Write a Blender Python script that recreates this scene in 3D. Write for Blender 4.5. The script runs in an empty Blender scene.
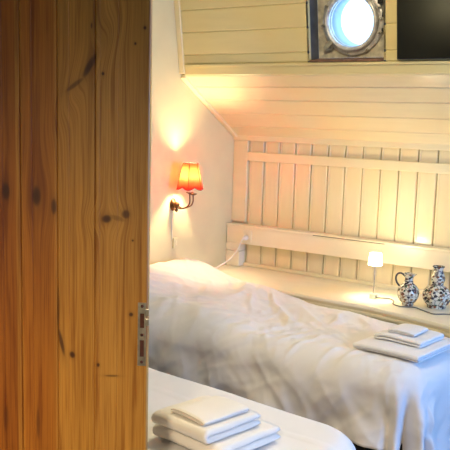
import bpy, bmesh, math, random
from math import sin, cos, tan, pi, radians, sqrt, hypot, exp, atan2
from mathutils import Vector, Matrix, noise
random.seed(7)
D = bpy.data; SC = bpy.context.scene; COL = SC.collection

# ------------------------------------------------------------------ helpers
def tag(o, label=None, cat=None, group=None, kind=None):
    if label: o['label'] = label
    if cat: o['category'] = cat
    if group: o['group'] = group
    if kind: o['kind'] = kind
    return o

def empty(name, loc, label, cat, group=None, rz=0, rot=None):
    o = D.objects.new(name, None); COL.objects.link(o)
    o.location = loc; o.rotation_euler = rot if rot else (0, 0, rz); o.empty_display_size = .05
    return tag(o, label, cat, group)

def obj(name, bm, mat, parent=None, smooth=False, loc=None, rot=None, bevel=0, bseg=2, label=None):
    me = D.meshes.new(name)
    bmesh.ops.recalc_face_normals(bm, faces=bm.faces)
    bm.to_mesh(me); bm.free()
    for m in (mat if isinstance(mat, (list, tuple)) else [mat]): me.materials.append(m)
    if smooth:
        for p in me.polygons: p.use_smooth = True
    o = D.objects.new(name, me); COL.objects.link(o)
    if loc: o.location = loc
    if rot: o.rotation_euler = rot
    if parent: o.parent = parent
    if bevel:
        b = o.modifiers.new('bevel', 'BEVEL'); b.width = bevel; b.segments = bseg; b.limit_method = 'ANGLE'; b.angle_limit = radians(40)
    if label: o['label'] = label
    return o

def struct(name, bm, mat, parent=None, **k):
    o = obj(name, bm, mat, parent, **k)
    if not parent: o['kind'] = 'structure'
    return o

def box(bm, x0, x1, y0, y1, z0, z1, mi=0):
    v = [bm.verts.new((x, y, z)) for x in (x0, x1) for y in (y0, y1) for z in (z0, z1)]
    for f in ((0,1,3,2), (4,6,7,5), (0,4,5,1), (2,3,7,6), (0,2,6,4), (1,5,7,3)):
        fc = bm.faces.new([v[i] for i in f]); fc.material_index = mi
    return v

def prism(bm, pts, fn, a, b):
    """extrude the 2-D outline pts from a to b; fn(u, v, w) gives the 3-D point"""
    A = [bm.verts.new(fn(u, v, a)) for u, v in pts]; B = [bm.verts.new(fn(u, v, b)) for u, v in pts]
    n = len(pts)
    for i in range(n):
        j = (i+1) % n; bm.faces.new((A[i], A[j], B[j], B[i]))
    bm.faces.new(A[::-1]); bm.faces.new(B)

def lathe(bm, prof, seg=32, c=(0,0,0), squash=None):
    rings = []
    for r, z in prof:
        if r < 1e-5: rings.append([bm.verts.new((c[0], c[1], c[2]+z))])
        else: rings.append([bm.verts.new((c[0]+r*cos(2*pi*k/seg)*(squash(k,z) if squash else 1), c[1]+r*sin(2*pi*k/seg)*(squash(k,z) if squash else 1), c[2]+z)) for k in range(seg)])
    for a, b in zip(rings, rings[1:]):
        for k in range(seg):
            l = (k+1) % seg
            if len(a) == 1 and len(b) == 1: continue
            if len(a) == 1: bm.faces.new((a[0], b[k], b[l]))
            elif len(b) == 1: bm.faces.new((a[k], a[l], b[0]))
            else: bm.faces.new((a[k], a[l], b[l], b[k]))

def catmull(P, n=8):
    P = [Vector(p) for p in P]; Q = [P[0]*2-P[1]]+P+[P[-1]*2-P[-2]]; out = []
    for i in range(1, len(Q)-2):
        for k in range(n):
            t = k/n; a, b, c, d = Q[i-1:i+3]
            out.append(.5*((2*b)+(c-a)*t+(2*a-5*b+4*c-d)*t*t+(3*b-a-3*c+d)*t**3))
    out.append(P[-1]); return out

def tube(bm, pts, r, seg=8):
    pts = [Vector(p) for p in pts]; rings = []
    t = (pts[1]-pts[0]).normalized(); n = t.orthogonal().normalized()
    for i, p in enumerate(pts):
        t = (pts[min(i+1, len(pts)-1)]-pts[max(i-1, 0)]).normalized()
        n = (n-t*n.dot(t)).normalized(); b = t.cross(n)
        rr = r[i] if isinstance(r, (list, tuple)) else r
        rings.append([bm.verts.new(p+rr*(n*cos(2*pi*k/seg)+b*sin(2*pi*k/seg))) for k in range(seg)])
    for a, b in zip(rings, rings[1:]):
        for k in range(seg): bm.faces.new((a[k], a[(k+1) % seg], b[(k+1) % seg], b[k]))
    bm.faces.new(rings[0][::-1]); bm.faces.new(rings[-1])

# ------------------------------------------------------------------ materials
def nodes(name):
    m = D.materials.new(name); m.use_nodes = True
    return m, m.node_tree, m.node_tree.nodes['Principled BSDF']
def N(nt, typ, **k):
    n = nt.nodes.new(typ)
    for a, v in k.items(): setattr(n, a, v)
    return n
def L(nt, a, b): nt.links.new(a, b)
def ramp(nt, fac, stops, interp='LINEAR'):
    r = N(nt, 'ShaderNodeValToRGB'); r.color_ramp.interpolation = interp
    e = r.color_ramp.elements
    while len(e) < len(stops): e.new(.5)
    for q, (p, c) in zip(e, stops): q.position = p; q.color = (*c, 1) if len(c) == 3 else c
    L(nt, fac, r.inputs[0]); return r.outputs[0]
def math_(nt, op, a, b=None, c=None):
    n = N(nt, 'ShaderNodeMath', operation=op)
    for i, v in enumerate((a, b, c)):
        if v is None: continue
        if isinstance(v, (int, float)): n.inputs[i].default_value = v
        else: L(nt, v, n.inputs[i])
    return n.outputs[0]
def mix(nt, fac, a, b, mode='MIX'):
    n = N(nt, 'ShaderNodeMix', data_type='RGBA', blend_type=mode)
    for i, v in ((0, fac), (6, a), (7, b)):
        if isinstance(v, (int, float)): n.inputs[i].default_value = v
        elif isinstance(v, tuple): n.inputs[i].default_value = (*v, 1)
        else: L(nt, v, n.inputs[i])
    return n.outputs[2]
def objco(nt, scale=(1,1,1), loc=(0,0,0)):
    t = N(nt, 'ShaderNodeTexCoord'); m = N(nt, 'ShaderNodeMapping')
    m.inputs['Scale'].default_value = scale; m.inputs['Location'].default_value = loc
    L(nt, t.outputs['Object'], m.inputs[0]); return m.outputs[0]
def noise_(nt, vec, scale, detail=3, rough=.5):
    n = N(nt, 'ShaderNodeTexNoise'); n.inputs['Scale'].default_value = scale; n.inputs['Detail'].default_value = detail; n.inputs['Roughness'].default_value = rough
    L(nt, vec, n.inputs['Vector']); return n.outputs[0]
def bump(nt, h, strength, dist, bsdf):
    b = N(nt, 'ShaderNodeBump'); b.inputs['Strength'].default_value = strength; b.inputs['Distance'].default_value = dist
    L(nt, h, b.inputs['Height']); L(nt, b.outputs[0], bsdf.inputs['Normal'])

def simple(name, col, rough=.5, metal=0, vary=.06, nscale=12, bmp=0, bdist=.002, spec=None, alpha=None):
    m, nt, b = nodes(name)
    c = noise_(nt, objco(nt), nscale, 4)
    lo = tuple(max(0, x*(1-vary)) for x in col); hi = tuple(min(1, x*(1+vary)) for x in col)
    L(nt, ramp(nt, c, [(.3, lo), (.7, hi)]), b.inputs['Base Color'])
    b.inputs['Roughness'].default_value = rough; b.inputs['Metallic'].default_value = metal
    if spec is not None: b.inputs['Specular IOR Level'].default_value = spec
    if bmp: bump(nt, noise_(nt, objco(nt), nscale*4, 3), bmp, bdist, b)
    return m

def painted(name, col, rough, streak=(1,1,1), dirt=.12):
    """old gloss paint over boards: faint brush streaks and yellowed patches"""
    m, nt, b = nodes(name)
    s = noise_(nt, objco(nt, streak), 9, 5, .6); p = noise_(nt, objco(nt), 2.1, 2)
    a = ramp(nt, s, [(.3, tuple(x*(1-dirt*.5) for x in col)), (.65, col)])
    yel = tuple(c*f for c, f in zip(col, (1.0, .94, .80)))
    L(nt, mix(nt, ramp(nt, p, [(.42, (0,0,0)), (.62, (.8,.8,.8))]), a, yel), b.inputs['Base Color'])
    b.inputs['Roughness'].default_value = rough
    bump(nt, noise_(nt, objco(nt, streak), 14, 4), .18, .003, b)
    return m

M = {}
M['board_v'] = painted('cream gloss paint on upright boards', (.80,.71,.47), .22, (3,3,.35))
M['board_h'] = painted('cream gloss paint on level boards', (.80,.71,.48), .22, (.35,3,3))
M['board_u'] = painted('cream satin paint on upper boards', (.72,.64,.36), .40, (.35,3,3))
M['trim'] = painted('cream paint on trim', (.82,.74,.51), .3, (.6,2,2))
M['rail'] = painted('cream paint on headboard rail', (.86,.81,.66), .33, (.6,2,2))
M['plaster'] = simple('matt cream wall paint', (.70,.62,.38), .55, vary=.05, nscale=4, bmp=.12)
M['ceiling'] = simple('matt ceiling paint', (.72,.68,.56), .7, vary=.04, nscale=4)
M['gap'] = simple('dark gap', (.045,.03,.014), .9)

def fabric(name, col, weave=900, bmp=.15, rough=.85):
    m, nt, b = nodes(name)
    L(nt, ramp(nt, noise_(nt, objco(nt), 5, 3), [(.3, tuple(c*.96 for c in col)), (.7, col)]), b.inputs['Base Color'])
    b.inputs['Roughness'].default_value = rough; b.inputs['Specular IOR Level'].default_value = .25
    b.inputs['Sheen Weight'].default_value = .15
    bump(nt, noise_(nt, objco(nt), weave, 2), bmp, .001, b)
    return m
M['duvet'] = fabric('white cotton duvet cover', (.76,.74,.735))
M['duvet2'] = fabric('white cotton sheet', (.78,.78,.80))
M['mattress'] = fabric('mattress ticking', (.6,.6,.6), 300)
M['towel'] = fabric('cream white terry towel', (.80,.78,.74), 330, .9, .95)
M['towel_w'] = fabric('white terry towel', (.80,.79,.80), 330, .9, .95)
M['bedbase'] = simple('black bed base fabric', (.012,.012,.014), .9)
M['black_edge'] = simple('dark hem stitching', (.05,.045,.04), .9)

# pine with knots (door): object coordinates, x runs across, z up, metres
PXM = .002625
def dpx(x, y):                    # photo pixel of the door face -> door local x, z
    return (x-148.5)*PXM, 1.083-(y-335)*PXM
def pine(name):
    m, nt, b = nodes(name)
    tc = N(nt, 'ShaderNodeTexCoord'); sep = N(nt, 'ShaderNodeSeparateXYZ'); L(nt, tc.outputs['Object'], sep.inputs[0])
    X, Z = sep.outputs[0], sep.outputs[2]
    knots = [  # px, py, radius x, radius z, rot(deg), strength
        (8,199, 4.2,10,0,1), (38,203, 5,11,0,1), (55,213, 3,9,0,.9), (107,224, 5.5,4.5,10,1), (126,219, 4.5,5,0,.9),
        (90,76, 3.5,14,-28,1), (76,94, 2.5,12,-52,.7), (117,223, 11,2.8,-14,.45), (103,83, 1.6,2,0,1), (143,39, 1.7,2,0,1), (134,54, 1.3,1.6,0,1),
        (92,38, 1,3,0,.8), (73,363, 3,4,20,1), (62,350, 2.2,16,12,.9), (59,318, 1.6,26,0,.6), (99,373, 1.8,2.4,0,1), (132,320, 2.4,2.4,0,1), (113,384, 8,1.2,0,.7),
        (5,430, 3,16,0,.5), (38,436, 2,18,0,.6), (10,322, 2,24,0,.25), (133,245, 1.2,1.2,0,.9)]
    dark = None; warp = None
    for (px, py, rx, rz, rot, st) in knots:
        kx, kz = dpx(px, py); a = radians(rot)
        dx = math_(nt, 'SUBTRACT', X, kx); dz = math_(nt, 'SUBTRACT', Z, kz)
        ux = math_(nt, 'ADD', math_(nt, 'MULTIPLY', dx, cos(a)/(rx*PXM)), math_(nt, 'MULTIPLY', dz, sin(a)/(rx*PXM)))
        uz = math_(nt, 'ADD', math_(nt, 'MULTIPLY', dx, -sin(a)/(rz*PXM)), math_(nt, 'MULTIPLY', dz, cos(a)/(rz*PXM)))
        q = math_(nt, 'ADD', math_(nt, 'MULTIPLY', ux, ux), math_(nt, 'MULTIPLY', uz, uz))
        g = math_(nt, 'MULTIPLY', math_(nt, 'ADD', math_(nt, 'MULTIPLY', math_(nt, 'EXPONENT', math_(nt, 'MULTIPLY', math_(nt, 'POWER', q, 3), -2.2)), .62), math_(nt, 'MULTIPLY', math_(nt, 'EXPONENT', math_(nt, 'MULTIPLY', q, -.55)), .38)), st)
        dark = g if dark is None else math_(nt, 'MAXIMUM', dark, g)
        if st == 1 and rx > 3:
            w = math_(nt, 'MULTIPLY', dx, math_(nt, 'EXPONENT', math_(nt, 'MULTIPLY', q, -.10)))
            warp = w if warp is None else math_(nt, 'ADD', warp, w)
    # which plank
    u = math_(nt, 'DIVIDE', math_(nt, 'ADD', X, 148.5*PXM), 150*PXM)
    tint = ramp(nt, u, [(0, (.36,.13,.018)), (.115, (.36,.13,.018)), (.125, (.50,.25,.055)), (.155, (.52,.26,.06)), (.165, (.43,.17,.025)), (.365, (.42,.17,.024)), (.385, (.53,.28,.066)), (.61, (.50,.27,.06)), (.64, (.55,.31,.085)), (.995, (.50,.28,.07))])
    plk = ramp(nt, u, [(0, (.1,)*3), (.155, (.35,)*3), (.39, (.6,)*3), (.63, (.9,)*3)], 'CONSTANT')
    # grain: warped lines stretched along the plank
    xw = math_(nt, 'SUBTRACT', X, math_(nt, 'MULTIPLY', warp, .85))
    cmb = N(nt, 'ShaderNodeCombineXYZ'); L(nt, math_(nt, 'MULTIPLY', xw, 1), cmb.inputs[0]); L(nt, plk, cmb.inputs[1]); L(nt, math_(nt, 'MULTIPLY', Z, .035), cmb.inputs[2])
    n1 = noise_(nt, cmb.outputs[0], 70, 3, .6); 
    cmb2 = N(nt, 'ShaderNodeCombineXYZ'); L(nt, xw, cmb2.inputs[0]); L(nt, plk, cmb2.inputs[1]); L(nt, math_(nt, 'MULTIPLY', Z, .012), cmb2.inputs[2])
    n2 = noise_(nt, cmb2.outputs[0], 300, 2, .6)
    n3 = noise_(nt, cmb.outputs[0], 18, 2)
    g1 = ramp(nt, n1, [(.34, (.66,.52,.36)), (.50, (1,1,1)), (.70, (1.12,1.10,1.06))])
    g2 = ramp(nt, n2, [(.38, (.80,.72,.60)), (.55, (1,1,1))])
    g3 = ramp(nt, n3, [(.3, (.86,.80,.70)), (.65, (1.06,1.04,1.0))])
    c = mix(nt, 1, mix(nt, 1, mix(nt, 1, tint, g1, 'MULTIPLY'), g2, 'MULTIPLY'), g3, 'MULTIPLY')
    c = mix(nt, 1, c, (.94,.86,.62), 'MULTIPLY')
    c = mix(nt, math_(nt, 'MULTIPLY', dark, .97), c, (.055,.014,.004))
    L(nt, c, b.inputs['Base Color']); b.inputs['Roughness'].default_value = .45
    bump(nt, n1, .12, .001, b)
    return m
M['pine'] = pine('varnished knotty pine')
def floorwood():
    m, nt, b = nodes('brown floorboards')
    c = noise_(nt, objco(nt, (.3,6,1)), 12, 4)
    L(nt, ramp(nt, c, [(.3, (.10,.05,.022)), (.7, (.22,.12,.055))]), b.inputs['Base Color']); b.inputs['Roughness'].default_value = .5
    return m
M['floor'] = floorwood()
M['steel'] = simple('worn satin steel', (.50,.48,.42), .38, 1, .25, 60)
M['chrome'] = simple('dull porthole metal', (.66,.66,.66), .34, .3, .3, 30, .2)
M['oldpaint'] = simple('chipped cream porthole surround', (.60,.57,.46), .5, 0, .4, 25, .3)
M['brass'] = simple('dark aged brass', (.13,.06,.025), .35, .9, .3, 60)
M['screen'] = simple('dark glossy glass', (.003,.0035,.003), .17, 0, .1, 3, spec=.5)
M['white'] = simple('white plastic', (.78,.76,.70), .35, vary=.03)
M['cordg'] = simple('grey cord', (.12,.13,.13), .5)
M['cordw'] = simple('white cord', (.78,.75,.68), .45)
M['redwood'] = simple('reddish brown window sill', (.20,.10,.06), .5, 0, .4, 40)
M['darkrev'] = simple('dark window lining', (.07,.08,.10), .35, 0, .3, 20)
M['rubber'] = simple('black rubber', (.015,.015,.015), .7)
M['clear'] = simple('pale acrylic', (.55,.56,.52), .15)

def glass(name, tint=(1,1,1)):
    m, nt, b = nodes(name); nt.nodes.remove(b)
    out = nt.nodes['Material Output']
    t = N(nt, 'ShaderNodeBsdfTransparent'); t.inputs[0].default_value = (*tint, 1)
    g = N(nt, 'ShaderNodeBsdfGlossy'); g.inputs['Roughness'].default_value = .02
    lw = N(nt, 'ShaderNodeLayerWeight'); lw.inputs[0].default_value = .15
    mx = N(nt, 'ShaderNodeMixShader'); L(nt, lw.outputs['Fresnel'], mx.inputs[0]); L(nt, t.outputs[0], mx.inputs[1]); L(nt, g.outputs[0], mx.inputs[2])
    L(nt, mx.outputs[0], out.inputs[0]); return m
M['glass'] = glass('window glass', (.93,.97,1))

def shade_mat(name, col, emis, strength, transl=.7, pattern=False):
    m, nt, b = nodes(name); nt.nodes.remove(b); out = nt.nodes['Material Output']
    t = N(nt, 'ShaderNodeBsdfTranslucent'); d = N(nt, 'ShaderNodeBsdfDiffuse')
    mx = N(nt, 'ShaderNodeMixShader'); mx.inputs[0].default_value = transl
    cc = N(nt, 'ShaderNodeRGB').outputs[0]; nt.nodes[-1].outputs[0].default_value = (*col, 1)
    if pattern:
        tcs = N(nt, 'ShaderNodeTexCoord'); sps = N(nt, 'ShaderNodeSeparateXYZ'); L(nt, tcs.outputs['Object'], sps.inputs[0])
        # pale peach silk with a deep red flounce along the scalloped hem
        hh = math_(nt, 'ADD', math_(nt, 'DIVIDE', math_(nt, 'SUBTRACT', sps.outputs[2], .098), .152), math_(nt, 'MULTIPLY', noise_(nt, objco(nt), 40, 2), .12))
        cc = ramp(nt, hh, [(.12, (.85,.05,.03)), (.34, (.93,.22,.11)), (.55, (.97,.48,.26)), (.85, (.96,.40,.20)), (1, (.9,.2,.1))])
    L(nt, cc, t.inputs[0]); L(nt, cc, d.inputs[0])
    L(nt, d.outputs[0], mx.inputs[1]); L(nt, t.outputs[0], mx.inputs[2])
    e = N(nt, 'ShaderNodeEmission'); e.inputs[0].default_value = (*emis, 1); e.inputs[1].default_value = strength
    a = N(nt, 'ShaderNodeAddShader'); L(nt, mx.outputs[0], a.inputs[0]); L(nt, e.outputs[0], a.inputs[1]); L(nt, a.outputs[0], out.inputs[0])
    return m
M['redshade'] = shade_mat('orange silk lampshade', (.9,.45,.2), (1,.12,.04), .35, .8, True)
M['whiteshade'] = shade_mat('lit white lampshade', (.9,.85,.7), (1,.86,.6), 9, .6)
M['shadetrim'] = simple('dark red fringe', (.30,.02,.01), .8)
M['dome'] = simple('dark pendant metal', (.05,.05,.05), .4, .5)
def bulb_mat(name, col, s):
    m, nt, b = nodes(name); b.inputs['Emission Color'].default_value = (*col, 1); b.inputs['Emission Strength'].default_value = s; return m
M['bulb'] = bulb_mat('glowing bulb', (1,.75,.45), 25)

def delft(name, seed, scale):
    m, nt, b = nodes(name)
    co = objco(nt, (1,1,1), (seed, seed*.7, 0))
    v = N(nt, 'ShaderNodeTexVoronoi'); v.inputs['Scale'].default_value = scale; L(nt, co, v.inputs['Vector'])
    sepc = N(nt, 'ShaderNodeSeparateColor'); L(nt, v.outputs['Color'], sepc.inputs[0])
    pal = ramp(nt, sepc.outputs[0], [(0, (.03,.025,.045)), (.30, (.22,.07,.03)), (.48, (.36,.18,.06)), (.60, (.05,.11,.06)), (.72, (.03,.02,.02)), (.86, (.20,.09,.05))], 'CONSTANT')
    dist = math_(nt, 'ADD', v.outputs['Distance'], math_(nt, 'MULTIPLY', noise_(nt, co, scale*2.2, 2), .5))
    mask = ramp(nt, dist, [(.66, (1,1,1)), (.74, (0,0,0))])
    v2 = N(nt, 'ShaderNodeTexVoronoi', feature='DISTANCE_TO_EDGE'); v2.inputs['Scale'].default_value = scale*.6; L(nt, co, v2.inputs['Vector'])
    line = ramp(nt, v2.outputs['Distance'], [(.03, (.8,.8,.8)), (.07, (0,0,0))])
    c = mix(nt, mask, (.70,.66,.54), pal); c = mix(nt, line, c, (.06,.05,.06))
    L(nt, c, b.inputs['Base Color']); b.inputs['Roughness'].default_value = .12; b.inputs['Coat Weight'].default_value = .4
    return m
M['delft_a'] = delft('painted flowers on jug glaze', 1.3, 62)
M['delft_b'] = delft('painted flowers on vase glaze', 4.1, 58)
M['glazeband'] = simple('dark blue painted band', (.05,.05,.07), .15)

# ------------------------------------------------------------------ the room
XL, XR, YB, YN, ZC = -2.98, 1.55, 4.345, -1.3, 2.62
XP = -2.945                       # where planked faces meet the side strip
# floor, ceiling, side and rear walls
bm = bmesh.new(); box(bm, XL-.1, XR+.1, YN-.1, YB+.25, -.08, 0); struct('floor', bm, M['floor'])
bm = bmesh.new(); box(bm, XL-.1, XR+.1, YN-.1, 3.74, ZC, ZC+.08); struct('ceiling', bm, M['ceiling'])
bm = bmesh.new(); box(bm, XL-.1, XL, YN, YB+.12, 0, ZC); struct('wall_left', bm, M['plaster'])
bm = bmesh.new(); box(bm, XL, XR, YN-.1, YN, 0, ZC); struct('wall_near', bm, M['plaster'])
# right wall with a window opening
WY0, WY1, WZ0, WZ1 = 2.4, 3.8, .85, 2.0
bm = bmesh.new()
box(bm, XR, XR+.1, YN, WY0, 0, ZC); box(bm, XR, XR+.1, WY1, YB+.12, 0, ZC)
box(bm, XR, XR+.1, WY0, WY1, 0, WZ0); box(bm, XR, XR+.1, WY0, WY1, WZ1, ZC)
struct('wall_right', bm, M['plaster'])
bm = bmesh.new()
for (a, b_, c, d) in ((WY0, WY0+.05, WZ0, WZ1), (WY1-.05, WY1, WZ0, WZ1), (WY0+.05, WY1-.05, WZ0, WZ0+.05), (WY0+.05, WY1-.05, WZ1-.05, WZ1), ((WY0+WY1)/2-.02, (WY0+WY1)/2+.02, WZ0+.05, WZ1-.05)):
    box(bm, XR+.02, XR+.07, a, b_, c, d)
w2 = struct('window_2', bm, M['trim'])
bm = bmesh.new(); box(bm, XR+.042, XR+.048, WY0+.05, WY1-.05, WZ0+.05, WZ1-.05); obj('pane', bm, M['glass'], w2)

# back wall: upright boards with dark open joints
bm = bmesh.new(); box(bm, XL, XR, YB+.0142, YB+.12, 0, 1.60); struct('wall_back', bm, M['gap'])
PITCH = .1147; G0 = -2.869
bm = bmesh.new()
x = G0-PITCH
while x < XR-.02:
    x0, x1 = max(x+.0019, XL), min(x+PITCH-.0019, XR)
    c = .007
    # V-edged board with a small bead on its left edge
    pts = [(x0, YB+.014), (x0, YB+c), (x0+c*.7, YB), (x0+.012, YB), (x0+.0145, YB+.003), (x0+.017, YB), (x1-c*.7, YB), (x1, YB+c), (x1, YB+.014)]
    prism(bm, pts, lambda u, v, w: (u, v, w), .005, 1.56)
    x += PITCH
pl = struct('wall_back_boards', bm, M['board_v'])
# frame over the boards
bm = bmesh.new(); box(bm, XL+.001, XL+.109, YB-.02, YB-.0005, .99, 1.5195); struct('trim_1', bm, M['trim'], bevel=.003)     # left stile
bm = bmesh.new(); box(bm, XL+.1095, XR, YB-.02, YB-.0005, 1.392, 1.447); struct('trim_2', bm, M['trim'], bevel=.003)  # mid rail
bm = bmesh.new(); box(bm, XL+.001, XR, YB-.03, YB-.0005, 1.520, 1.560); struct('trim_3', bm, M['trim'], bevel=.004)  # top moulding

# sloping boards above, then the leaning upper wall
P0 = Vector((0, 4.325, 1.548)); P1 = Vector((0, 3.750, 1.897))
sd = (P1-P0).normalized(); sn = Vector((0, sd.z, -sd.y))      # sn points out to the back and up
if sn.y < 0: sn = -sn
def SP(x, w, off=0): p = P0+sd*w+sn*off; return (x, p.y, p.z)
SLEN = (P1-P0).length
LEAN = radians(9.2); ud = Vector((0, -sin(LEAN), cos(LEAN))); un = Vector((0, cos(LEAN), sin(LEAN)))
P1u = P1+Vector((0, 0, .0))
def UP(x, w, off=0): p = P1u+ud*w+un*off; return (x, p.y, p.z)
def boards(bm, cuts, fn, x0, x1, c=.007, gap=.0002, th=.02):
    for a, b in zip(cuts, cuts[1:]):
        pts = [(a+gap, th), (a+gap, c*.8), (a+gap+c, 0), (b-gap-c, 0), (b-gap, c*.8), (b-gap, th)]
        prism(bm, pts, lambda u, v, w: fn(w, u, v), x0, x1)
bm = bmesh.new()
cs = [0]+[(Vector((0, y, z))-P0).dot(sd) for (y, z) in ((4.221,1.613), (4.099,1.70), (3.973,1.783), (3.862,1.862))]+[SLEN]
boards(bm, cs, SP, XL+.03, XR)
struct('wall_slope', bm, M['board_h'])
# thin dark backing behind the slope joints
bm = bmesh.new(); prism(bm, [(.004, .0165), (.004, .05), (SLEN-.004, .05), (SLEN-.004, .0165)], lambda u, v, w: SP(w, u, v), XL, XR); struct('wall_slope_backing', bm, M['gap'])
# upper wall boards with an opening for the porthole recess
UC = [0, .118, .245, .368, .49, .612, .735]
WX0, WX1, WU0, WU1 = -2.112, -1.692, .066, .54
bm = bmesh.new()
def ub(cuts, x0, x1): boards(bm, cuts, UP, x0, x1, .006, .0004, .02)
ub([0, WU0], XL+.03, XR)
ub([WU0]+UC[1:], XL+.03, WX0); ub([WU0]+UC[1:], WX1, XR)
ub([WU1]+UC[5:], WX0, WX1)
struct('wall_upper', bm, M['board_u'])
bm = bmesh.new()
def ubk(u0, u1, x0, x1): prism(bm, [(u0, .0205), (u0, .10), (u1, .10), (u1, .0205)], lambda u, v, w: UP(w, u, v), x0, x1)
ubk(.005, WU0, XL, XR); ubk(WU0, .735, XL, WX0-.012); ubk(WU0, .735, WX1+.012, XR); ubk(WU1, .735, WX0-.012, WX1+.012)
struct('wall_upper_backing', bm, M['gap'])
# little horizontal ledge under the window and screen
bm = bmesh.new(); prism(bm, [(.050, -.010), (.050, -.0008), (.064, -.0008), (.064, -.010)], lambda u, v, w: UP(w, u, v), XL+.045, XR); struct('trim_4', bm, M['board_u'], bevel=.002)
# side strips that cover the board ends on the left wall
bm = bmesh.new(); prism(bm, [(.012, -.012), (.012, .02), (.73, .02), (.73, -.012)], lambda u, v, w: UP(w, u, v), XL+.001, XP); struct('trim_5', bm, M['trim'], bevel=.003)
bm = bmesh.new(); prism(bm, [(-.012, -.014), (-.012, .012), (SLEN-.003, .012), (SLEN-.003, -.014)], lambda u, v, w: SP(w, u, v), XL+.001, XL+.034); struct('trim_6', bm, M['trim'], bevel=.003)

# ------------------------------------------------------------------ porthole window
w1 = empty('window_1', (0,0,0), None, None); w1['kind'] = 'structure'
RD = .105                        # recess depth
cx, cu = -1.903, .262             # porthole centre on the recessed plate
bm = bmesh.new()
prism(bm, [(WU0, .0), (WU0, RD+.06), (WU1, RD+.06), (WU1, .0)], lambda u, v, w: UP(w, u, v), WX0-.011, WX0-.0005)
prism(bm, [(WU0, .0), (WU0, RD+.06), (WU1, RD+.06), (WU1, .0)], lambda u, v, w: UP(w, u, v), WX1+.0005, WX1+.011)
prism(bm, [(WU1+.0005, .02), (WU1+.0005, RD+.06), (WU1+.012, RD+.06), (WU1+.012, .02)], lambda u, v, w: UP(w, u, v), WX0, WX1)
obj('reveal', bm, M['darkrev'], w1)
bm = bmesh.new(); prism(bm, [(WU0+.001, -.006), (WU0+.001, RD), (WU0+.012, RD), (WU0+.012, -.006)], lambda u, v, w: UP(w, u, v), WX0+.002, WX1-.002)
obj('window_sill', bm, M['redwood'], w1, bevel=.002)
# plate with a round hole
R1 = .138
def plate(bm, x0, x1, u0, u1, cx, cu, R, o0, o1, seg=48):
    def edge(a):
        dx, du = cos(a), sin(a); t = 1e9
        if dx > 1e-9: t = min(t, (x1-cx)/dx)
        if dx < -1e-9: t = min(t, (x0-cx)/dx)
        if du > 1e-9: t = min(t, (u1-cu)/du)
        if du < -1e-9: t = min(t, (u0-cu)/du)
        return cx+dx*t, cu+du*t
    angs = sorted([2*pi*k/seg for k in range(seg)]+[atan2(b-cu, a-cx) % (2*pi) for a in (x0, x1) for b in (u0, u1)])
    I, O, I2 = [], [], []
    for a in angs:
        ex, eu = edge(a)
        I.append(bm.verts.new(UP(cx+R*cos(a), cu+R*sin(a), o0))); O.append(bm.verts.new(UP(ex, eu, o0))); I2.append(bm.verts.new(UP(cx+R*cos(a), cu+R*sin(a), o1)))
    n = len(angs)
    for i in range(n):
        j = (i+1) % n
        bm.faces.new((I[i], I[j], O[j], O[i])); bm.faces.new((I[i], I2[i], I2[j], I[j]))
bm = bmesh.new(); plate(bm, WX0, WX1, WU0+.012, WU1, cx, cu, R1, RD, RD+.05); obj('window_frame', bm, M['oldpaint'], w1)
def ring(bm, R0, R1_, o0, o1, seg=64, bev=.004, cx=cx, cu=cu):
    prof = [(R0, o1), (R0, o0+bev), (R0+bev, o0), (R1_-bev, o0), (R1_, o0+bev), (R1_, o1)]
    rings = [[bm.verts.new(UP(cx+r*cos(2*pi*k/seg), cu+r*sin(2*pi*k/seg), o)) for k in range(seg)] for r, o in prof]
    n = len(rings)
    for i in range(n):
        a, b = rings[i], rings[(i+1) % n]
        for k in range(seg): bm.faces.new((a[k], a[(k+1) % seg], b[(k+1) % seg], b[k]))
bm = bmesh.new(); ring(bm, .125, .172, RD-.020, RD-.0005); obj('porthole_flange', bm, M['chrome'], w1, smooth=True)
bm = bmesh.new(); ring(bm, .128, .150, RD-.048, RD-.021, bev=.008); pr = obj('porthole_ring', bm, M['chrome'], w1, smooth=True)
# tube through the hull; the blue daylight on it is put into its colour
M['tube'] = simple('tube tinted daylight blue', (.45,.62,.80), .4)
bm = bmesh.new(); ring(bm, .126, .134, RD+.002, RD+.10); obj('porthole_tube', bm, M['tube'], w1, smooth=True)
bm = bmesh.new()
for o in (RD-.034, RD-.028):
    pass
vs = [bm.verts.new(UP(cx+.128*cos(2*pi*k/48), cu+.128*sin(2*pi*k/48), RD-.03)) for k in range(48)]; vs2 = [bm.verts.new(UP(cx+.128*cos(2*pi*k/48), cu+.128*sin(2*pi*k/48), RD-.026)) for k in range(48)]
bm.faces.new(vs); bm.faces.new(vs2[::-1])
for k in range(48): bm.faces.new((vs[k], vs[(k+1) % 48], vs2[(k+1) % 48], vs2[k]))
obj('pane', bm, M['glass'], pr)
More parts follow.
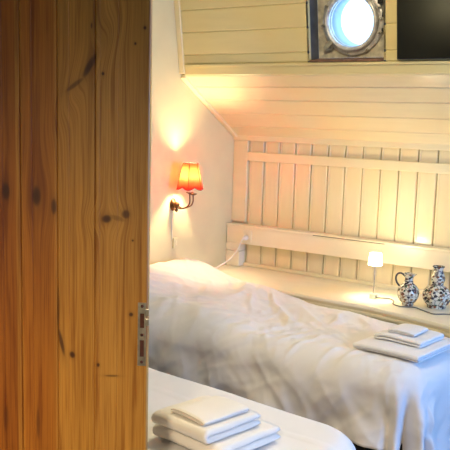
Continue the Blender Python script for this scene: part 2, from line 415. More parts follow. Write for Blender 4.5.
# clamping dogs, flange bolts
def knob_at(a, R, s, name):
    bm = bmesh.new(); X0, U0 = cx+R*cos(a), cu+R*sin(a)
    def Q(r, k, o, n=6): return UP(X0+r*cos(2*pi*k/n+.3), U0+r*sin(2*pi*k/n+.3), o)
    for (r, o0, o1, n) in ((s, RD-.012, RD-.030, 6), (s*.62, RD-.030, RD-.046, 12)):
        A = [bm.verts.new(Q(r, k, o0, n)) for k in range(n)]; B = [bm.verts.new(Q(r, k, o1, n)) for k in range(n)]
        for k in range(n): bm.faces.new((A[k], A[(k+1) % n], B[(k+1) % n], B[k]))
        bm.faces.new(A); bm.faces.new(B)
    return obj(name, bm, M['steel'], w1, bevel=.002)
knob_at(radians(222), .178, .027, 'clamp_nut')
bm = bmesh.new(); a = radians(222)
prism(bm, [(-.03,-.012), (.028,-.012), (.034,0), (.028,.012), (-.03,.012)], lambda u, v, w: UP(cx+.168*cos(a)+u*cos(a)-v*sin(a), cu+.168*sin(a)+u*sin(a)+v*cos(a), w), RD-.052, RD-.047)
obj('clamp_arm', bm, M['steel'], w1, bevel=.002)
for ad in (262, 300, 338, 2, 22, 150, 185):
    knob_at(radians(ad), .166, .0085, 'bolt')
for ad, s in ((345, .012), (8, .014), (30, .014)):
    bm = bmesh.new(); a = radians(ad)
    prism(bm, [(-s,-s*.8), (s,-s*.8), (s,s*.8), (-s,s*.8)], lambda u, v, w: UP(cx+.185*cos(a)+u, cu+.185*sin(a)+v, w), RD-.035, RD-.0005)
    obj('hinge_lug', bm, M['rubber'], w1, bevel=.003)

# ------------------------------------------------------------------ dark screen on the upper wall
tv = empty('television', UP(-1.20, .072, -.03), 'flat dark glossy screen mounted on the leaning cream boards right of the round window', 'television')
tvl = Vector(tv.location)
def TP(x, w, off): return tuple(Vector(UP(x, w, off))-tvl)
bm = bmesh.new(); prism(bm, [(.074, -.028), (.074, -.0008), (.56, -.0008), (.56, -.028)], lambda u, v, w: TP(w, u, v), -1.612, -.80); obj('casing', bm, M['rubber'], tv, bevel=.003)
bm = bmesh.new(); prism(bm, [(.080, -.0305), (.080, -.0285), (.554, -.0285), (.554, -.0305)], lambda u, v, w: TP(w, u, v), -1.606, -.806); obj('screen', bm, M['screen'], tv)

# ------------------------------------------------------------------ headboard rail with the shelf below
rail = empty('headboard_rail', (XL+.01, 4.31, .70), 'long cream painted rail box fixed to the boards above the bed shelf', 'headboard rail')
def RL(a): return a-(XL+.01)
bm = bmesh.new(); box(bm, RL(XL+.002), RL(XR-.02), -.035, .033, .855-.70, .965-.70); obj('rail_board', bm, M['rail'], rail, bevel=.004)
bm = bmesh.new(); box(bm, RL(XL+.002), RL(XR-.02), -.045, .033, .9655-.70, .979-.70); obj('cap_strip', bm, M['rail'], rail, bevel=.003)
bm = bmesh.new(); box(bm, RL(XL+.002), RL(XL+.105), -.035, .033, .0015, .101); obj('post', bm, M['rail'], rail, bevel=.003)
bm = bmesh.new(); box(bm, RL(XL+.002), RL(XL+.105), -.035, .033, .1035, .1545); obj('corner_block', bm, M['rail'], rail, bevel=.002)
bm = bmesh.new(); box(bm, RL(-2.33), RL(-1.86), -.0465, -.0455, .9675-.70, .9705-.70); obj('slot', bm, M['gap'], rail, label='dark open joint under the cap')

sh = empty('bed_shelf', (XL, YB, 0), 'long cream painted shelf running behind the far bed, holding the lamp and the vases', 'shelf')
front = [(XL+.001, 3.84), (-2.2, 3.838), (-1.73, 3.825), (-1.485, 3.775), (-1.26, 3.715), (-.9, 3.62), (-.6, 3.56)]
def shelfpts(inset, back): return [(x-XL, y+inset-YB) for x, y in front]+[(-.6-XL, back-YB), (.001, back-YB)]
bm = bmesh.new(); prism(bm, shelfpts(0, YB-.001), lambda u, v, w: (u, v, w), .678, .6995); obj('shelf_top', bm, M['rail'], sh, bevel=.006, bseg=3)
bm = bmesh.new(); prism(bm, shelfpts(.014, YB-.08), lambda u, v, w: (u, v, w), .10, .6775); obj('fascia', bm, M['trim'], sh)
bm = bmesh.new(); prism(bm, [(x-XL, y+.006-YB) for x, y in front]+[(x-XL, y+.0135-YB) for x, y in front[::-1]], lambda u, v, w: (u, v, w), .645, .662); obj('moulding', bm, M['trim'], sh, bevel=.003)
bm = bmesh.new(); box(bm, .106, 2.38, -.022, -.0012, .70, .722); obj('back_strip', bm, M['trim'], sh, bevel=.004)

# ------------------------------------------------------------------ beds and bedding
def bed(loc, rz, Lx, Wy, ztop, label):
    t = empty('bed', loc, label, 'bed', rz=rz)
    bm = bmesh.new(); box(bm, .03, Lx-.08, .07, Wy-.03, .16, .34); obj('bed_base', bm, M['bedbase'], t, bevel=.01)
    bm = bmesh.new(); box(bm, .03, Lx-.09, .08, Wy-.04, .342, ztop-.075); obj('mattress', bm, M['mattress'], t, bevel=.03, bseg=3)
    for a in (.08, Lx-.15):
        for b in (.12, Wy-.1):
            bm = bmesh.new(); lathe(bm, [(0,.001), (.022,.001), (.03,.158), (0,.158)], 16, (a, b, 0)); obj('leg', bm, M['bedbase'], t, smooth=False)
    return t

def smooth01(t): t = max(0, min(1, t)); return t*t*(3-2*t)
def duvet(name, loc, rz, mat, Lx, Wy, ztop, r, skf, sks, wr, extra, back=None, step=.010, fold=1.0, seed=0, th=.012, Rc=None):
    """cloth laid on a bed: local x 0..Lx (foot at Lx), y 0..Wy (y=0 is the near side), skirts at foot and near side (both sides if back is None)"""
    Rc = Rc or r; ex_ = Rc-r
    s0, s1 = 0, Lx-r+skf; t0 = r-sks; t1 = Wy if back else Wy-r+sks
    ns, nt_ = int((s1-s0)/step), int((t1-t0)/step)
    bm = bmesh.new(); V = []
    for i in range(ns+1):
        row = []
        s = s0+(s1-s0)*i/ns
        for j in range(nt_+1):
            t = t0+(t1-t0)*j/nt_
            dx = max(0, s-(Lx-Rc)); dy = max(0, Rc-t); sy = -1
            if not back and t > Wy-Rc: dy = t-(Wy-Rc); sy = 1
            dd = hypot(dx, dy); d = max(0, dd-ex_)
            bx = min(s, Lx-Rc); by = max(t, Rc) if back else min(max(t, Rc), Wy-Rc)
            w = wr(s, t)
            if d < 1e-9:
                p = Vector((s, t, ztop+w)); 
            else:
                nx, ny = dx/dd, sy*dy/dd
                arc = r*pi/2
                if d < arc: h = r*sin(d/r); z = ztop-r*(1-cos(d/r))
                else: h = r+(d-arc)*.06; z = ztop-r-(d-arc)
                ang = atan2(dy, dx)/(pi/2)           # 0 foot .. 1 side
                k = smooth01(d/(arc*1.3))
                per = (t if ang < .02 else 0)+(s if ang > .98 else 0)
                corner = smooth01(1-abs(ang-.5)*2) if 0 < ang < 1 else 0
                drop = max(0, d-arc*.6)
                q = 0
                if corner > 0: q += fold*drop*.20*sin(ang*pi*5+seed)*corner
                q += fold*min(drop, .35)*.10*(noise.noise(Vector((s*5.5+seed, t*5.5, .3)))*1.6+.4*noise.noise(Vector((s*13, t*13, seed+2))))
                h += q*k+w*.8*k
                z += w*(1-k)
                z = max(z, .04)
                p = Vector((bx+nx*(h+ex_), by+ny*(h+ex_), z))
            p = extra(p, s, t)
            row.append(bm.verts.new(p))
        V.append(row)
    for i in range(ns):
        for j in range(nt_):
            bm.faces.new((V[i][j], V[i+1][j], V[i+1][j+1], V[i][j+1]))
    o = obj(name, bm, mat, None, smooth=True, loc=loc, rot=(0,0,rz))
    m = o.modifiers.new('thick', 'SOLIDIFY'); m.thickness = th; m.offset = -1
    return o

def ridge(x, y, s=0):             # crease profile: broad valleys with sharper crests
    n = noise.noise(Vector((x, y, s))); return (1-abs(n)*2.2)
def crease(s, t, ang, long, wide, sd):
    c, n = cos(ang), sin(ang)
    a, b = s*c+t*n, -s*n+t*c
    wz = .35*noise.noise(Vector((s*2.2, t*2.2, sd+9)))
    return ridge(a*long+wz, b*wide+wz*2.2, sd)

# far bed
FZ = .655
FX, FY = XL+.025, 3.0
FL, FW = 1.83, .83
bed((FX, FY, 0), 0, FL, .74, FZ, 'single bed on a black base standing against the shelf, under the rumpled duvet')
def thin(s, t, ang, long, wide, sd, k=3.6, pw=1.15):
    c, n = cos(ang), sin(ang)
    a, b = s*c+t*n, -s*n+t*c
    wz = .5*noise.noise(Vector((s*3, t*3, sd+9)))
    v = noise.noise(Vector((a*long+wz, b*wide+wz*1.8, sd)))
    m = smooth01(.62+1.5*noise.noise(Vector((s*2.6, t*2.6, sd+20))))
    return max(0, 1-abs(v)*k)**pw*m
def wr_far(s, t):
    a = smooth01((s-.45)/.7); lo = smooth01((.50-t)/.4)
    # creases fan out from the pressed-down foot end: steep near the shelf, flatter and falling to the front on the near side
    w1 = (thin(s, t, radians(-58), 1.3, 7.0, 1.0)*.016+thin(s, t, radians(-40), 1.6, 12, 6.0)*.010+thin(s, t, radians(-70), 2, 17, 31.0)*.007)*(1-.6*lo)
    w2 = (thin(s, t, radians(48), 1.2, 7.5, 4.0)*.017+thin(s, t, radians(66), 1.5, 13, 8.0)*.010+thin(s, t, radians(30), 2, 18, 33.0)*.008)*lo
    w3 = thin(s, t, radians(15), 2.5, 9, 14.0)*.006
    w4 = noise.noise(Vector((s*2.3, t*2.3, 5)))*.010
    flat = 1-.92*smooth01((s-1.25)/.2)*smooth01((t-.08)/.15)      # under the towels the cloth lies flat
    b = .112*exp(-((s-.16)/.27)**2)*smooth01((t+.22)/.36)*(1-.25*smooth01((t-.7)/.15)) + .065*exp(-((s-.02)/.25)**2)*smooth01((t+.1)/.3) + .06*exp(-((s-.60)/.24)**2)*smooth01((t+.1)/.3)
    return (w1*(1-.8*smooth01((t-FW+.2)/.16))+w2*(.35+.65*smooth01((t+.12)/.25))+w3+w4)*flat+b
def ex_far(p, s, t):
    # back edge follows the bowed shelf front and tucks down beside it
    x = p.x+FX; lim = 3.825
    for (xa, ya), (xb, yb) in zip(front, front[1:]):
        if xa <= x <= xb: lim = ya+(yb-ya)*(x-xa)/(xb-xa)-.012
    if x > -.6: lim = 3.55
    k = smooth01((t-.35)/(FW-.35))
    p.y += (lim-(FY+FW))*k
    p.z -= .03*smooth01((t-(FW-.04))/.04)
    if s < .03: p.z -= .03*(1-s/.03)
    if p.x < .012-.0: p.x = max(p.x, .0)
    return p
o = duvet('duvet', (FX, FY, 0), 0, M['duvet'], FL, FW, FZ, .12, .55, .405, wr_far, ex_far, back=True, seed=2.0, Rc=.15)
tag(o, 'rumpled white duvet bulging at its head, on the far bed beside the shelf', 'duvet')

# near bed
NZ = .622; NROT = radians(-4.2)
NL, NW = 1.79, .84
npiv = Vector((-1.025, 2.44, 0))          # far foot corner
def nloc(x, y):                            # local (0..NL, 0..NW) -> world
    v = Vector((x-NL, y-NW)); c, s_ = cos(NROT), sin(NROT)
    return Vector((npiv.x+v.x*c-v.y*s_, npiv.y+v.x*s_+v.y*c, 0))
nb = nloc(0, 0); nb.x += 0
bed(nb, NROT, NL, NW, NZ, 'single bed on a black base nearer the wooden door, under the smooth sheet')
def wr_near(s, t):
    w = noise.noise(Vector((s*1.8, t*1.8, 15)))*.006+thin(s, t, radians(20), 1, 6, 12)*.003
    w += .0035*exp(-((t-.60)/.006)**2)     # pressed fold line along the bed
    w += .022*exp(-((s-.3)/.28)**2)
    return w
def ex_near(p, s, t):
    if s < .03: p.z -= .02*(1-s/.03)
    return p
o = duvet('bed_sheet', nb, NROT, M['duvet2'], NL, NW, NZ, .09, .42, .30, wr_near, ex_near, back=None, step=.014, fold=.5, seed=5.0, th=.010, Rc=.22)
tag(o, 'smooth white cover with a pressed fold line on the near bed', 'bed cover')

# ------------------------------------------------------------------ folded towels
def towel(loc, rz, L_, W_, H_, layers, mat, label, group=None, open_r=True, sag=.006):
    """folded terry towel: each layer turns into the next at the folded edge; the open side shows the layers"""
    bm = bmesh.new()
    t = H_/layers; seg = 6; gap = min(.0022, t*.14)
    # centreline of the fold in the (y, z) section: y from open side to fold and back
    path = []
    for k in range(layers):
        z = t*(k+.5); y0, y1 = -W_/2, W_/2
        n = 12; rr = t/2
        ys = [y0+rr+(y1-y0-2*rr)*i/n for i in range(n+1)]
        if k % 2: ys = ys[::-1]
        path += [(y, z) for y in ys]
        if k < layers-1:                       # turn
            ce = path[-1][0]; dr = 1 if k % 2 == 0 else -1
            for q in range(1, seg): 
                a = -pi/2+pi*q/seg; path.append((ce+dr*rr*cos(a), t*(k+1)+rr*sin(a)))
    half0 = t/2-gap/2
    nrm = []
    for i, (y, z) in enumerate(path):
        a = path[max(i-1, 0)]; b = path[min(i+1, len(path)-1)]
        ty, tz = b[0]-a[0], b[1]-a[1]; l = hypot(ty, tz); ty /= l; tz /= l
        nrm.append((y, z, ty, tz))
    rings = []; er = min(.016, half0*1.1)
    us = [0, .06, .2, .4, .7, 1.0]; us = [er*q/L_ for q in us]; us = us+[er/L_+(1-2*er/L_)*i/18 for i in range(1, 18)]+[1-q for q in us[::-1]]
    for u in us:
        x = -L_/2+L_*u
        e = min(1, min(u, 1-u)*L_/er); half = half0*max(.18, sqrt(max(0, 1-(1-e)**2)))
        Lft, Rgt = [], []
        for q, (y, z, ty, tz) in enumerate(nrm):
            hq = half
            if open_r: 
                dq = min(q, len(nrm)-1-q); hq = half*(.55, .9, 1)[min(dq, 2)]
            Lft.append((y-tz*hq, z+ty*hq)); Rgt.append((y+tz*hq, z-ty*hq))
        out = Lft+Rgt[::-1]; row = []
        for (y, z) in out:
            dz = noise.noise(Vector((x*9+loc[0]*3, y*9, loc[2]*7)))*.0035*min(1, z/.01)
            dx = (noise.noise(Vector((y*14, z*60, loc[0]*5+u)))*.004)*(abs(u-.5)*2)**3
            row.append(bm.verts.new((x+dx, y+noise.noise(Vector((x*8, z*50, loc[1]*4)))*.0035, max(0, z+dz-sag*(abs(u-.5)*2)**4))))
        rings.append(row)
    n = len(out)
    for a, b in zip(rings, rings[1:]):
        for k in range(n): bm.faces.new((a[k], a[(k+1) % n], b[(k+1) % n], b[k]))
    m_ = len(path)
    for row, fl in ((rings[0], False), (rings[-1], True)):
        for i in range(m_-1):
            q = (row[i], row[i+1], row[n-2-i], row[n-1-i])
            bm.faces.new(q if fl else q[::-1])
    o = obj('towel', bm, mat, None, smooth=True, loc=loc, rot=(0,0,rz))
    return tag(o, label, 'towel', group)

# near stack: (world centre x, y) measured from the corners in the photo
ZN = NZ+.012
A = radians(-8)
towel((-1.420, 2.028, ZN), A+pi, .30, .29, .050, 2, M['towel'], 'largest white bath towel at the bottom of the stack on the near bed')
towel((-1.434, 1.988, ZN+.0535), A+pi, .245, .255, .046, 2, M['towel'], 'middle thick white towel of the stack on the near bed')
towel((-1.416, 1.972, ZN+.101), A-.03, .155, .20, .017, 2, M['towel'], 'small thin washcloth topmost on the stack on the near bed')
# far stack
ZF = FZ+.012
B = radians(-5)
towel((-1.325, 3.325, ZF), B, .315, .36, .030, 3, M['towel_w'], 'largest white bath towel at the bottom of the stack on the far bed')
towel((-1.325, 3.370, ZF+.0315), B, .225, .24, .028, 2, M['towel_w'], 'middle white towel of the stack on the far bed')
towel((-1.335, 3.375, ZF+.061), B+.06, .13, .155, .016, 2, M['towel_w'], 'small white washcloth topmost on the stack on the far bed')

# ------------------------------------------------------------------ wall lamp
sc = empty('wall_lamp', (XL, 3.70, 1.14), 'lit brass wall lamp with scalloped orange shade on the left wall', 'wall lamp')
SXo, SYo = .115, .02                                  # shade axis from the plate
bm = bmesh.new(); lathe(bm, [(0,0), (.020,0), (.026,.004), (.024,.010), (.012,.016), (.009,.026), (0,.028)], 20)
bmesh.ops.rotate(bm, verts=bm.verts, matrix=Matrix.Rotation(pi/2, 3, 'Y')); bmesh.ops.translate(bm, verts=bm.verts, vec=(.001,0,0)); bmesh.ops.scale(bm, verts=bm.verts, vec=(1,1,1.5)); obj('back_plate', bm, M['brass'], sc, smooth=True)
bm = bmesh.new(); lathe(bm, [(0,-.045), (.006,-.042), (.012,-.030), (.006,-.022), (.016,-.008), (.020,.004), (.010,.016), (0,.018)], 16, (.034,0,0)); obj('finial', bm, M['brass'], sc, smooth=True)
def arm(dy, dx, ztop, name):
    bm = bmesh.new(); tube(bm, catmull([(.034,0,.0), (.05,dy*.35,-.022), (.034+(dx-.034)*.7,dy*.9,-.012), (dx,dy,.015), (dx,dy,ztop)]), .0042, 10); return obj(name, bm, M['brass'], sc, smooth=True)
arm(SYo, SXo, .075, 'arm'); arm(.105, .075, .058, 'arm')
for (x, y, z) in ((SXo, SYo, .075), (.075, .105, .058)):
    bm = bmesh.new(); lathe(bm, [(0,-.006), (.008,-.005), (.022,.002), (.024,.006), (.020,.006), (.006,.001), (0,.001)], 18, (x, y, z)); obj('candle_cup', bm, M['brass'], sc, smooth=True)
bm = bmesh.new(); lathe(bm, [(0,.0), (.010,0), (.010,.045), (.006,.047), (0,.047)], 14, (SXo, SYo, .078)); obj('candle_sleeve', bm, M['white'], sc, smooth=True)
bm = bmesh.new(); lathe(bm, [(0,0), (.007,.004), (.013,.018), (.012,.03), (.004,.045), (0,.05)], 14, (SXo, SYo, .127)); bl = obj('bulb', bm, M['bulb'], sc, smooth=True)
# six sided bell shade
zb, zt = .098, .250
def hexr(a):                                          # hexagon radius factor
    a = (a % (pi/3))-pi/6; return cos(pi/6)/cos(a)
bm = bmesh.new(); seg = 72; rows = []
prof = [(0,1.0), (.12,.95), (.3,.875), (.5,.80), (.7,.715), (.85,.645), (.95,.60), (1,.585)]
for k, (f, rr) in enumerate(prof):
    row = []
    for q in range(seg):
        a = 2*pi*q/seg; sc_ = abs(sin(3*a+pi/2))
        z = zb+(zt-zb)*f+(.016*(1-sc_)*(1-f)**3 if True else 0)
        r = .083*rr*hexr(a)
        row.append(bm.verts.new((SXo+r*cos(a), SYo+r*sin(a), z)))
    rows.append(row)
for a_, b_ in zip(rows, rows[1:]):
    for q in range(seg): bm.faces.new((a_[q], a_[(q+1) % seg], b_[(q+1) % seg], b_[q]))
bot = [v.co.copy() for v in rows[0]]; top = [v.co.copy() for v in rows[-1]]
ribs = [[Vector(r_[int(seg/6*k) % seg].co) for r_ in rows] for k in range(6)]
shd = obj('lamp_shade', bm, M['redshade'], sc, smooth=True)
s_ = shd.modifiers.new('thick', 'SOLIDIFY'); s_.thickness = .0012
bm = bmesh.new(); tube(bm, bot+[bot[0]], .0032, 6); obj('bottom_trim', bm, M['shadetrim'], shd, smooth=True)
bm = bmesh.new(); tube(bm, top+[top[0]], .0022, 6); obj('top_trim', bm, M['shadetrim'], shd, smooth=True)
for r_ in ribs:
    bm = bmesh.new(); tube(bm, r_, .0014, 6); obj('rib', bm, M['shadetrim'], shd, smooth=True)
bm = bmesh.new()
for k in range(3):
    a = 2*pi*k/3+.4; tube(bm, [(SXo, SYo, .215), (SXo+.045*cos(a), SYo+.045*sin(a), .247)], .0012, 6)
tube(bm, [(SXo, SYo, .17), (SXo, SYo, .216)], .0014, 6)
obj('shade_carrier', bm, M['brass'], shd)

# its flex and wall socket
bm = bmesh.new(); tube(bm, catmull([(XL+.004, 3.70, 1.10), (XL+.004, 3.695, 1.02), (XL+.004, 3.70, .95), (XL+.004, 3.70, .925)]), .0028, 6)
tag(obj('cord', bm, M['cordw'], None, smooth=True), 'thin pale cord running down the left wall below the wall lamp', 'cord')
so = empty('wall_switch', (XL, 3.73, .905), 'small pale switch box on the left wall below the wall lamp', 'switch')
bm = bmesh.new(); box(bm, .0005, .012, -.02, .02, -.032, .032); obj('switch_box', bm, M['plaster'], so, bevel=.003)
bm = bmesh.new(); box(bm, .0122, .016, -.008, .008, -.014, .014); obj('rocker', bm, M['trim'], so, bevel=.002)

# ------------------------------------------------------------------ socket and white lead on the rail
pw = empty('power_outlet', (-2.812, 4.2745, .912), 'white power socket at the left end of the headboard rail', 'power socket')
bm = bmesh.new(); box(bm, -.034, .034, -.010, -.0005, -.036, .036); obj('socket_plate', bm, M['rail'], pw, bevel=.003)
bm = bmesh.new(); lathe(bm, [(.024,0), (.024,.003), (.020,.003), (.019,-.002), (0,-.002)], 24); bmesh.ops.rotate(bm, verts=bm.verts, matrix=Matrix.Rotation(pi/2, 3, 'X')); bmesh.ops.translate(bm, verts=bm.verts, vec=(0,-.0105,0)); obj('socket_ring', bm, M['rail'], pw, smooth=True)
cd = empty('plug_lead', (-2.812, 4.25, .90), 'white plug with a cord hanging from the rail socket down behind the bed', 'plug lead')
bm = bmesh.new(); lathe(bm, [(0,-.012), (.016,-.012), (.018,0), (.013,.018), (.006,.03), (0,.03)], 16); bmesh.ops.rotate(bm, verts=bm.verts, matrix=Matrix.Rotation(pi/2, 3, 'X')); obj('plug', bm, M['white'], cd, smooth=True)
bm = bmesh.new(); tube(bm, catmull([(0,-.028,0), (-.004,-.042,-.02), (-.018,-.058,-.07), (-.05,-.09,-.13), (-.075,-.15,-.165), (-.085,-.21,-.185)]), .0042, 8); obj('cord', bm, M['cordw'], cd, smooth=True)

# ------------------------------------------------------------------ table lamp on the shelf
tl = empty('table_lamp', (-1.800, 4.018, .7), 'small lit table lamp with white shade, thin stem and square foot on the shelf', 'table lamp')
bm = bmesh.new(); box(bm, -.017, .017, -.017, .017, .0008, .026); obj('base', bm, M['clear'], tl, bevel=.002)
bm = bmesh.new(); tube(bm, [(0,0,.0262), (0,0,.200)], .0035, 10); obj('stem', bm, M['steel'], tl)
bm = bmesh.new(); 
lathe(bm, [(.038,.188), (.032,.252), (.0308,.252), (.0368,.188), (.038,.188)], 32); obj('lamp_shade', bm, M['whiteshade'], tl, smooth=True)
bm = bmesh.new(); lathe(bm, [(0,.2005), (.008,.202), (.012,.216), (.008,.230), (0,.234)], 16); obj('bulb', bm, M['bulb'], tl, smooth=True)
# grey flex along the shelf
def onshelf(x, y, z=.7035): return (x, y, z)
bm = bmesh.new(); tube(bm, catmull([(-1.782, 4.015, .708), (-1.77, 4.045, .7035), (-1.72, 4.06, .7035), (-1.68, 4.02, .7035), (-1.655, 3.955, .7035), (-1.60, 3.925, .7035), (-1.54, 3.955, .7035), (-1.49, 3.93, .7035), (-1.44, 3.90, .7035), (-1.40, 3.885, .7035), (-1.34, 3.93, .7035), (-1.2, 3.95, .7035), (-1.0, 3.98, .7035)]), .0030, 8)
tag(obj('lamp_cord', bm, M['cordg'], None, smooth=True), 'dark grey cord snaking along the shelf in front of the jug and vase', 'cord')

# ------------------------------------------------------------------ jug and vase
jg = empty('jug', (-1.592, 3.995, .7), 'small painted floral jug with a loop handle on the shelf', 'jug')
jg.scale = (1.1, 1.1, 1.03)
bm = bmesh.new()
lathe(bm, [(0,.001), (.026,.001), (.029,.006), (.028,.010), (.040,.024), (.050,.045), (.053,.065), (.049,.086), (.038,.104), (.024,.117), (.019,.126), (.018,.142), (.021,.155), (.027,.167), (.0245,.167), (.017,.153), (.014,.14), (.014,.125), (0,.115)], 40)
for v in bm.verts:                                   # pour lip
    if v.co.z > .15 and v.co.x > 0: v.co.x += (v.co.z-.15)*.7*max(0, v.co.x/.027)
obj('body', bm, M['delft_a'], jg, smooth=True)
bm = bmesh.new(); tube(bm, catmull([(-.020,0,.150), (-.036,-.004,.163), (-.054,-.006,.160), (-.064,-.006,.140), (-.060,-.004,.115), (-.046,0,.094)]), .0048, 10); obj('handle', bm, M['glazeband'], jg, smooth=True, label='dark painted loop handle')
bm = bmesh.new(); lathe(bm, [(.0185,.124), (.0215,.127), (.0185,.130)], 32); obj('neck_band', bm, M['glazeband'], jg, smooth=True)

vs_ = empty('vase', (-1.452, 4.045, .7), 'taller ribbed gourd-shaped vase with painted flowers, right of the jug on the shelf', 'vase')
vs_.scale = (1.14, 1.14, 1.0)
def lob(k, z): return 1+(.045*cos(8*2*pi*k/64) if .02 < z < .125 else 0)
bm = bmesh.new()
lathe(bm, [(0,.001), (.040,.001), (.043,.005), (.041,.012), (.052,.026), (.063,.048), (.066,.068), (.060,.090), (.046,.108), (.030,.120), (.024,.127), (.029,.138), (.0335,.152), (.032,.165), (.027,.180), (.022,.195), (.0205,.207), (.025,.216), (.027,.222), (.0235,.222), (.018,.208), (.018,.19), (0,.18)], 64, squash=lob)
obj('body', bm, M['delft_b'], vs_, smooth=True)
bm = bmesh.new(); lathe(bm, [(.024,.124), (.0275,.127), (.024,.130)], 32); obj('neck_band', bm, M['glazeband'], vs_, smooth=True)
bm = bmesh.new(); lathe(bm, [(.0265,.2185), (.0285,.2205), (.0265,.2232)], 32); obj('rim_band', bm, M['glazeband'], vs_, smooth=True)

# ------------------------------------------------------------------ pine door in the foreground
a = radians(35.0)
dr = empty('door_1', (-1.3300, 1.5770, .012), None, None, rot=(0, 0, a)); dr['kind'] = 'structure'
dr.rotation_euler = (0, radians(-.55), a)
del_z = .012
bm = bmesh.new()
edges = [-.86] + [-.86+.0975*k for k in range(1, 4)]
edges = [-.87, -.775, -.68, -.585, -.49] + [(x-148.5)*PXM for x in (-3, 22.5, 58.5, 95.5)] + [0]
# outline of the section: tongued boards with V joints, last board a wider stile with fine scored lines
pts = []
for e0, e1 in zip(edges, edges[1:]):
    last = e1 == 0
    pts += [(e0, .004), (e0+.0025, 0)]
    for f in ((.32,) if not last else ((100.5-95.5)/53, (118-95.5)/53)):
        q = e0+(e1-e0)*f; pts += [(q-.0012, 0), (q, .0011), (q+.0012, 0)]
    if last: pts += [(e1-.0025, 0), (e1, .0025)]
    else: pts += [(e1-.0025, 0)]
pts += [(0, .040), (edges[0], .040)]
# the stuff is cut so that the object coordinates of the material are door-wide
prism(bm, pts, lambda u, v, w: (u, v, w), 0, 2.3)
obj('door_leaf', bm, M['pine'], dr)
# lock plate
def DX(px): return (px-148.5)*PXM
def DZ(py): return 1.083-(py-335)*PXM-del_z
lp_x0, lp_x1, lp_z0, lp_z1 = DX(138.8), DX(147.2), DZ(368), DZ(303)
bm = bmesh.new()
# plate with two rectangular cut-outs
cuts = [lp_z0, DZ(358.5), DZ(341.5), DZ(329), DZ(314), lp_z1]
xi0, xi1 = DX(141), DX(145.2)
for k, (za, zb_) in enumerate(zip(cuts, cuts[1:])):
    if k in (1, 3):
        box(bm, lp_x0, xi0, -.0022, -.0003, za, zb_); box(bm, xi1, lp_x1, -.0022, -.0003, za, zb_)
    else: box(bm, lp_x0, lp_x1, -.0022, -.0003, za, zb_)
bmesh.ops.remove_doubles(bm, verts=bm.verts, dist=1e-5)
sp = obj('strike_plate', bm, M['steel'], dr)
M['rust'] = simple('dark rusty mortice', (.07,.02,.012), .8, 0, .4, 80)
for za, zb_ in ((cuts[1], cuts[2]), (cuts[3], cuts[4])):
    bm = bmesh.new(); box(bm, xi0+.0003, xi1-.0003, -.0010, -.0003, za+.0003, zb_-.0003); obj('mortice', bm, M['rust'], sp, label='dark rusty slot')
for z in (DZ(306.5), DZ(336), DZ(364)):
    bm = bmesh.new(); lathe(bm, [(0,.0016), (.0032,.0012), (.0042,0), (0,0)], 14, (0,0,0)); bmesh.ops.rotate(bm, verts=bm.verts, matrix=Matrix.Rotation(pi/2, 3, 'X'))
    bmesh.ops.translate(bm, verts=bm.verts, vec=((lp_x0+lp_x1)/2, -.0024, z)); obj('screw', bm, M['rust'], sp, smooth=True)
bm = bmesh.new(); box(bm, lp_x1-.001, lp_x1+.0075, -.0075, -.0023, DZ(326), DZ(319)); box(bm, lp_x1-.001, lp_x1+.0075, -.0075, -.0023, DZ(316), DZ(309)); obj('lip', bm, M['steel'], sp, bevel=.001)

# ------------------------------------------------------------------ pendant added out of view to light the lower door
pn = empty('added_pendant', (-.3, -.4, ZC), 'added dark domed pendant out of view, lighting the lower part of the door', 'pendant lamp')
bm = bmesh.new(); tube(bm, [(0,0,-.001), (0,0,-.36)], .003, 8); obj('cord', bm, M['rubber'], pn)
bm = bmesh.new(); lathe(bm, [(.0,-.36), (.03,-.365), (.05,-.39), (.12,-.43), (.17,-.50), (.168,-.50), (.118,-.434), (.048,-.395), (0,-.37)], 40); obj('lamp_shade', bm, M['dome'], pn, smooth=True)
bm = bmesh.new(); lathe(bm, [(0,-.40), (.02,-.42), (.032,-.45), (.02,-.478), (0,-.485)], 20); obj('bulb', bm, M['bulb'], pn, smooth=True)

gl = empty('wall_lamp', (XL, -.46, 1.50), 'added white globe lamp out of view on the left wall, for a glow in the dark screen', 'wall lamp')  # globe added behind the camera so the dark screen reflects a soft glow
bm = bmesh.new(); lathe(bm, [(0,.001), (.05,.001), (.05,.015), (.02,.02), (.015,.05), (0,.05)], 24); bmesh.ops.rotate(bm, verts=bm.verts, matrix=Matrix.Rotation(pi/2, 3, 'Y')); obj('mount', bm, M['brass'], gl, smooth=False)
M['globe'] = bulb_mat('lit opal globe', (1,.88,.50), 26)
bm = bmesh.new(); lathe(bm, [(.07*sin(pi*k/16), .115-.07*cos(pi*k/16)) for k in range(17)], 28); bmesh.ops.rotate(bm, verts=bm.verts, matrix=Matrix.Rotation(pi/2, 3, 'Y')); obj('globe', bm, M['globe'], gl, smooth=True)
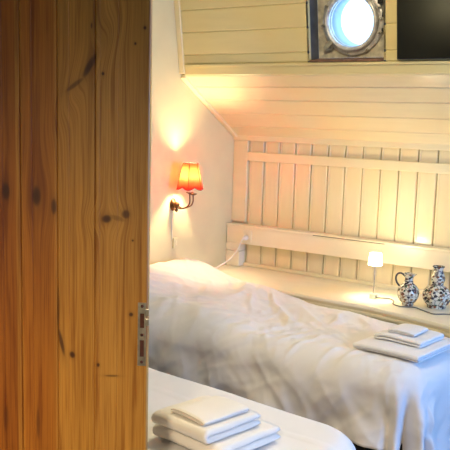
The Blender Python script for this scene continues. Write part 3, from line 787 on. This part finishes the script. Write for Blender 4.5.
# ------------------------------------------------------------------ lights
def light(name, typ, loc, e, col, **k):
    l = D.lights.new(name, typ); l.energy = e; l.color = col
    for q, v in k.items(): setattr(l, q, v)
    o = D.objects.new(name, l); COL.objects.link(o); o.location = loc; return o
def aim(o, to): o.rotation_euler = (Vector(to)-o.location).to_track_quat('-Z', 'Y').to_euler()
light('wall_lamp_light', 'POINT', (XL+SXo, 3.70+SYo, 1.14+.19), 20, (1,.70,.40), shadow_soft_size=.02)
light('table_lamp_light', 'POINT', (-1.800, 4.018, .7+.238), 8.0, (1,.80,.50), shadow_soft_size=.02)
w = light('window_daylight', 'AREA', (XR-.02, (WY0+WY1)/2, (WZ0+WZ1)/2), 62, (.11,.38,1), shape='RECTANGLE', size=WY1-WY0-.1, size_y=WZ1-WZ0-.1)
aim(w, (XR-2, (WY0+WY1)/2-.1, (WZ0+WZ1)/2-.55))
p = light('added_pendant_light', 'SPOT', (-.3, -.4, ZC-.45), 275, (1,.78,.50), shadow_soft_size=.09, spot_size=radians(94), spot_blend=1)  # spot of the added pendant: warms the door but leaves its top dim
aim(p, (-.3-.50, -.4+.85, ZC-.45-1.25))
light('ceiling_lamp_light', 'POINT', (-1.35, 2.45, ZC-.17), 19, (1,.80,.50), shadow_soft_size=.12)
# the flush ceiling lamp that carries it
fl = empty('ceiling_lamp', (-1.35, 2.45, ZC), 'round flush ceiling lamp above the beds', 'ceiling lamp')
bm = bmesh.new(); lathe(bm, [(0,-.03), (.19,-.03), (.20,-.02), (.20,-.001), (0,-.001)], 40); obj('mount', bm, M['white'], fl)
bm = bmesh.new(); lathe(bm, [(0,-.046), (.10,-.044), (.165,-.0305), (0,-.0305)], 40); obj('diffuser', bm, M['globe'], fl, smooth=True)

wd = D.worlds.new('sky'); SC.world = wd; wd.use_nodes = True
bg = wd.node_tree.nodes['Background']; bg.inputs[0].default_value = (.45,.70,1,1); bg.inputs[1].default_value = 2.8

# ------------------------------------------------------------------ camera
F, YAW, PIT, ROL = 800., radians(35), radians(7.5), .033
fw = Vector((-sin(YAW)*cos(PIT), cos(YAW)*cos(PIT), -sin(PIT))); rt = Vector((cos(YAW), sin(YAW), 0)); upv = rt.cross(fw)
cr = rt*cos(ROL)+upv*sin(ROL); cu_ = -rt*sin(ROL)+upv*cos(ROL)
cam = D.cameras.new('camera'); co = D.objects.new('camera', cam); COL.objects.link(co)
m = Matrix((cr, cu_, -fw)).transposed().to_4x4(); m.translation = (0, 0, 1.65); co.matrix_world = m
cam.sensor_width = 36; cam.sensor_height = 36; cam.lens = 36*F/450; cam.clip_start = .02
SC.camera = co
SC.view_settings.view_transform = 'Standard'; SC.view_settings.look = 'None'; SC.view_settings.gamma = 1; SC.view_settings.use_curve_mapping = False
SC.view_settings.exposure = 0.38
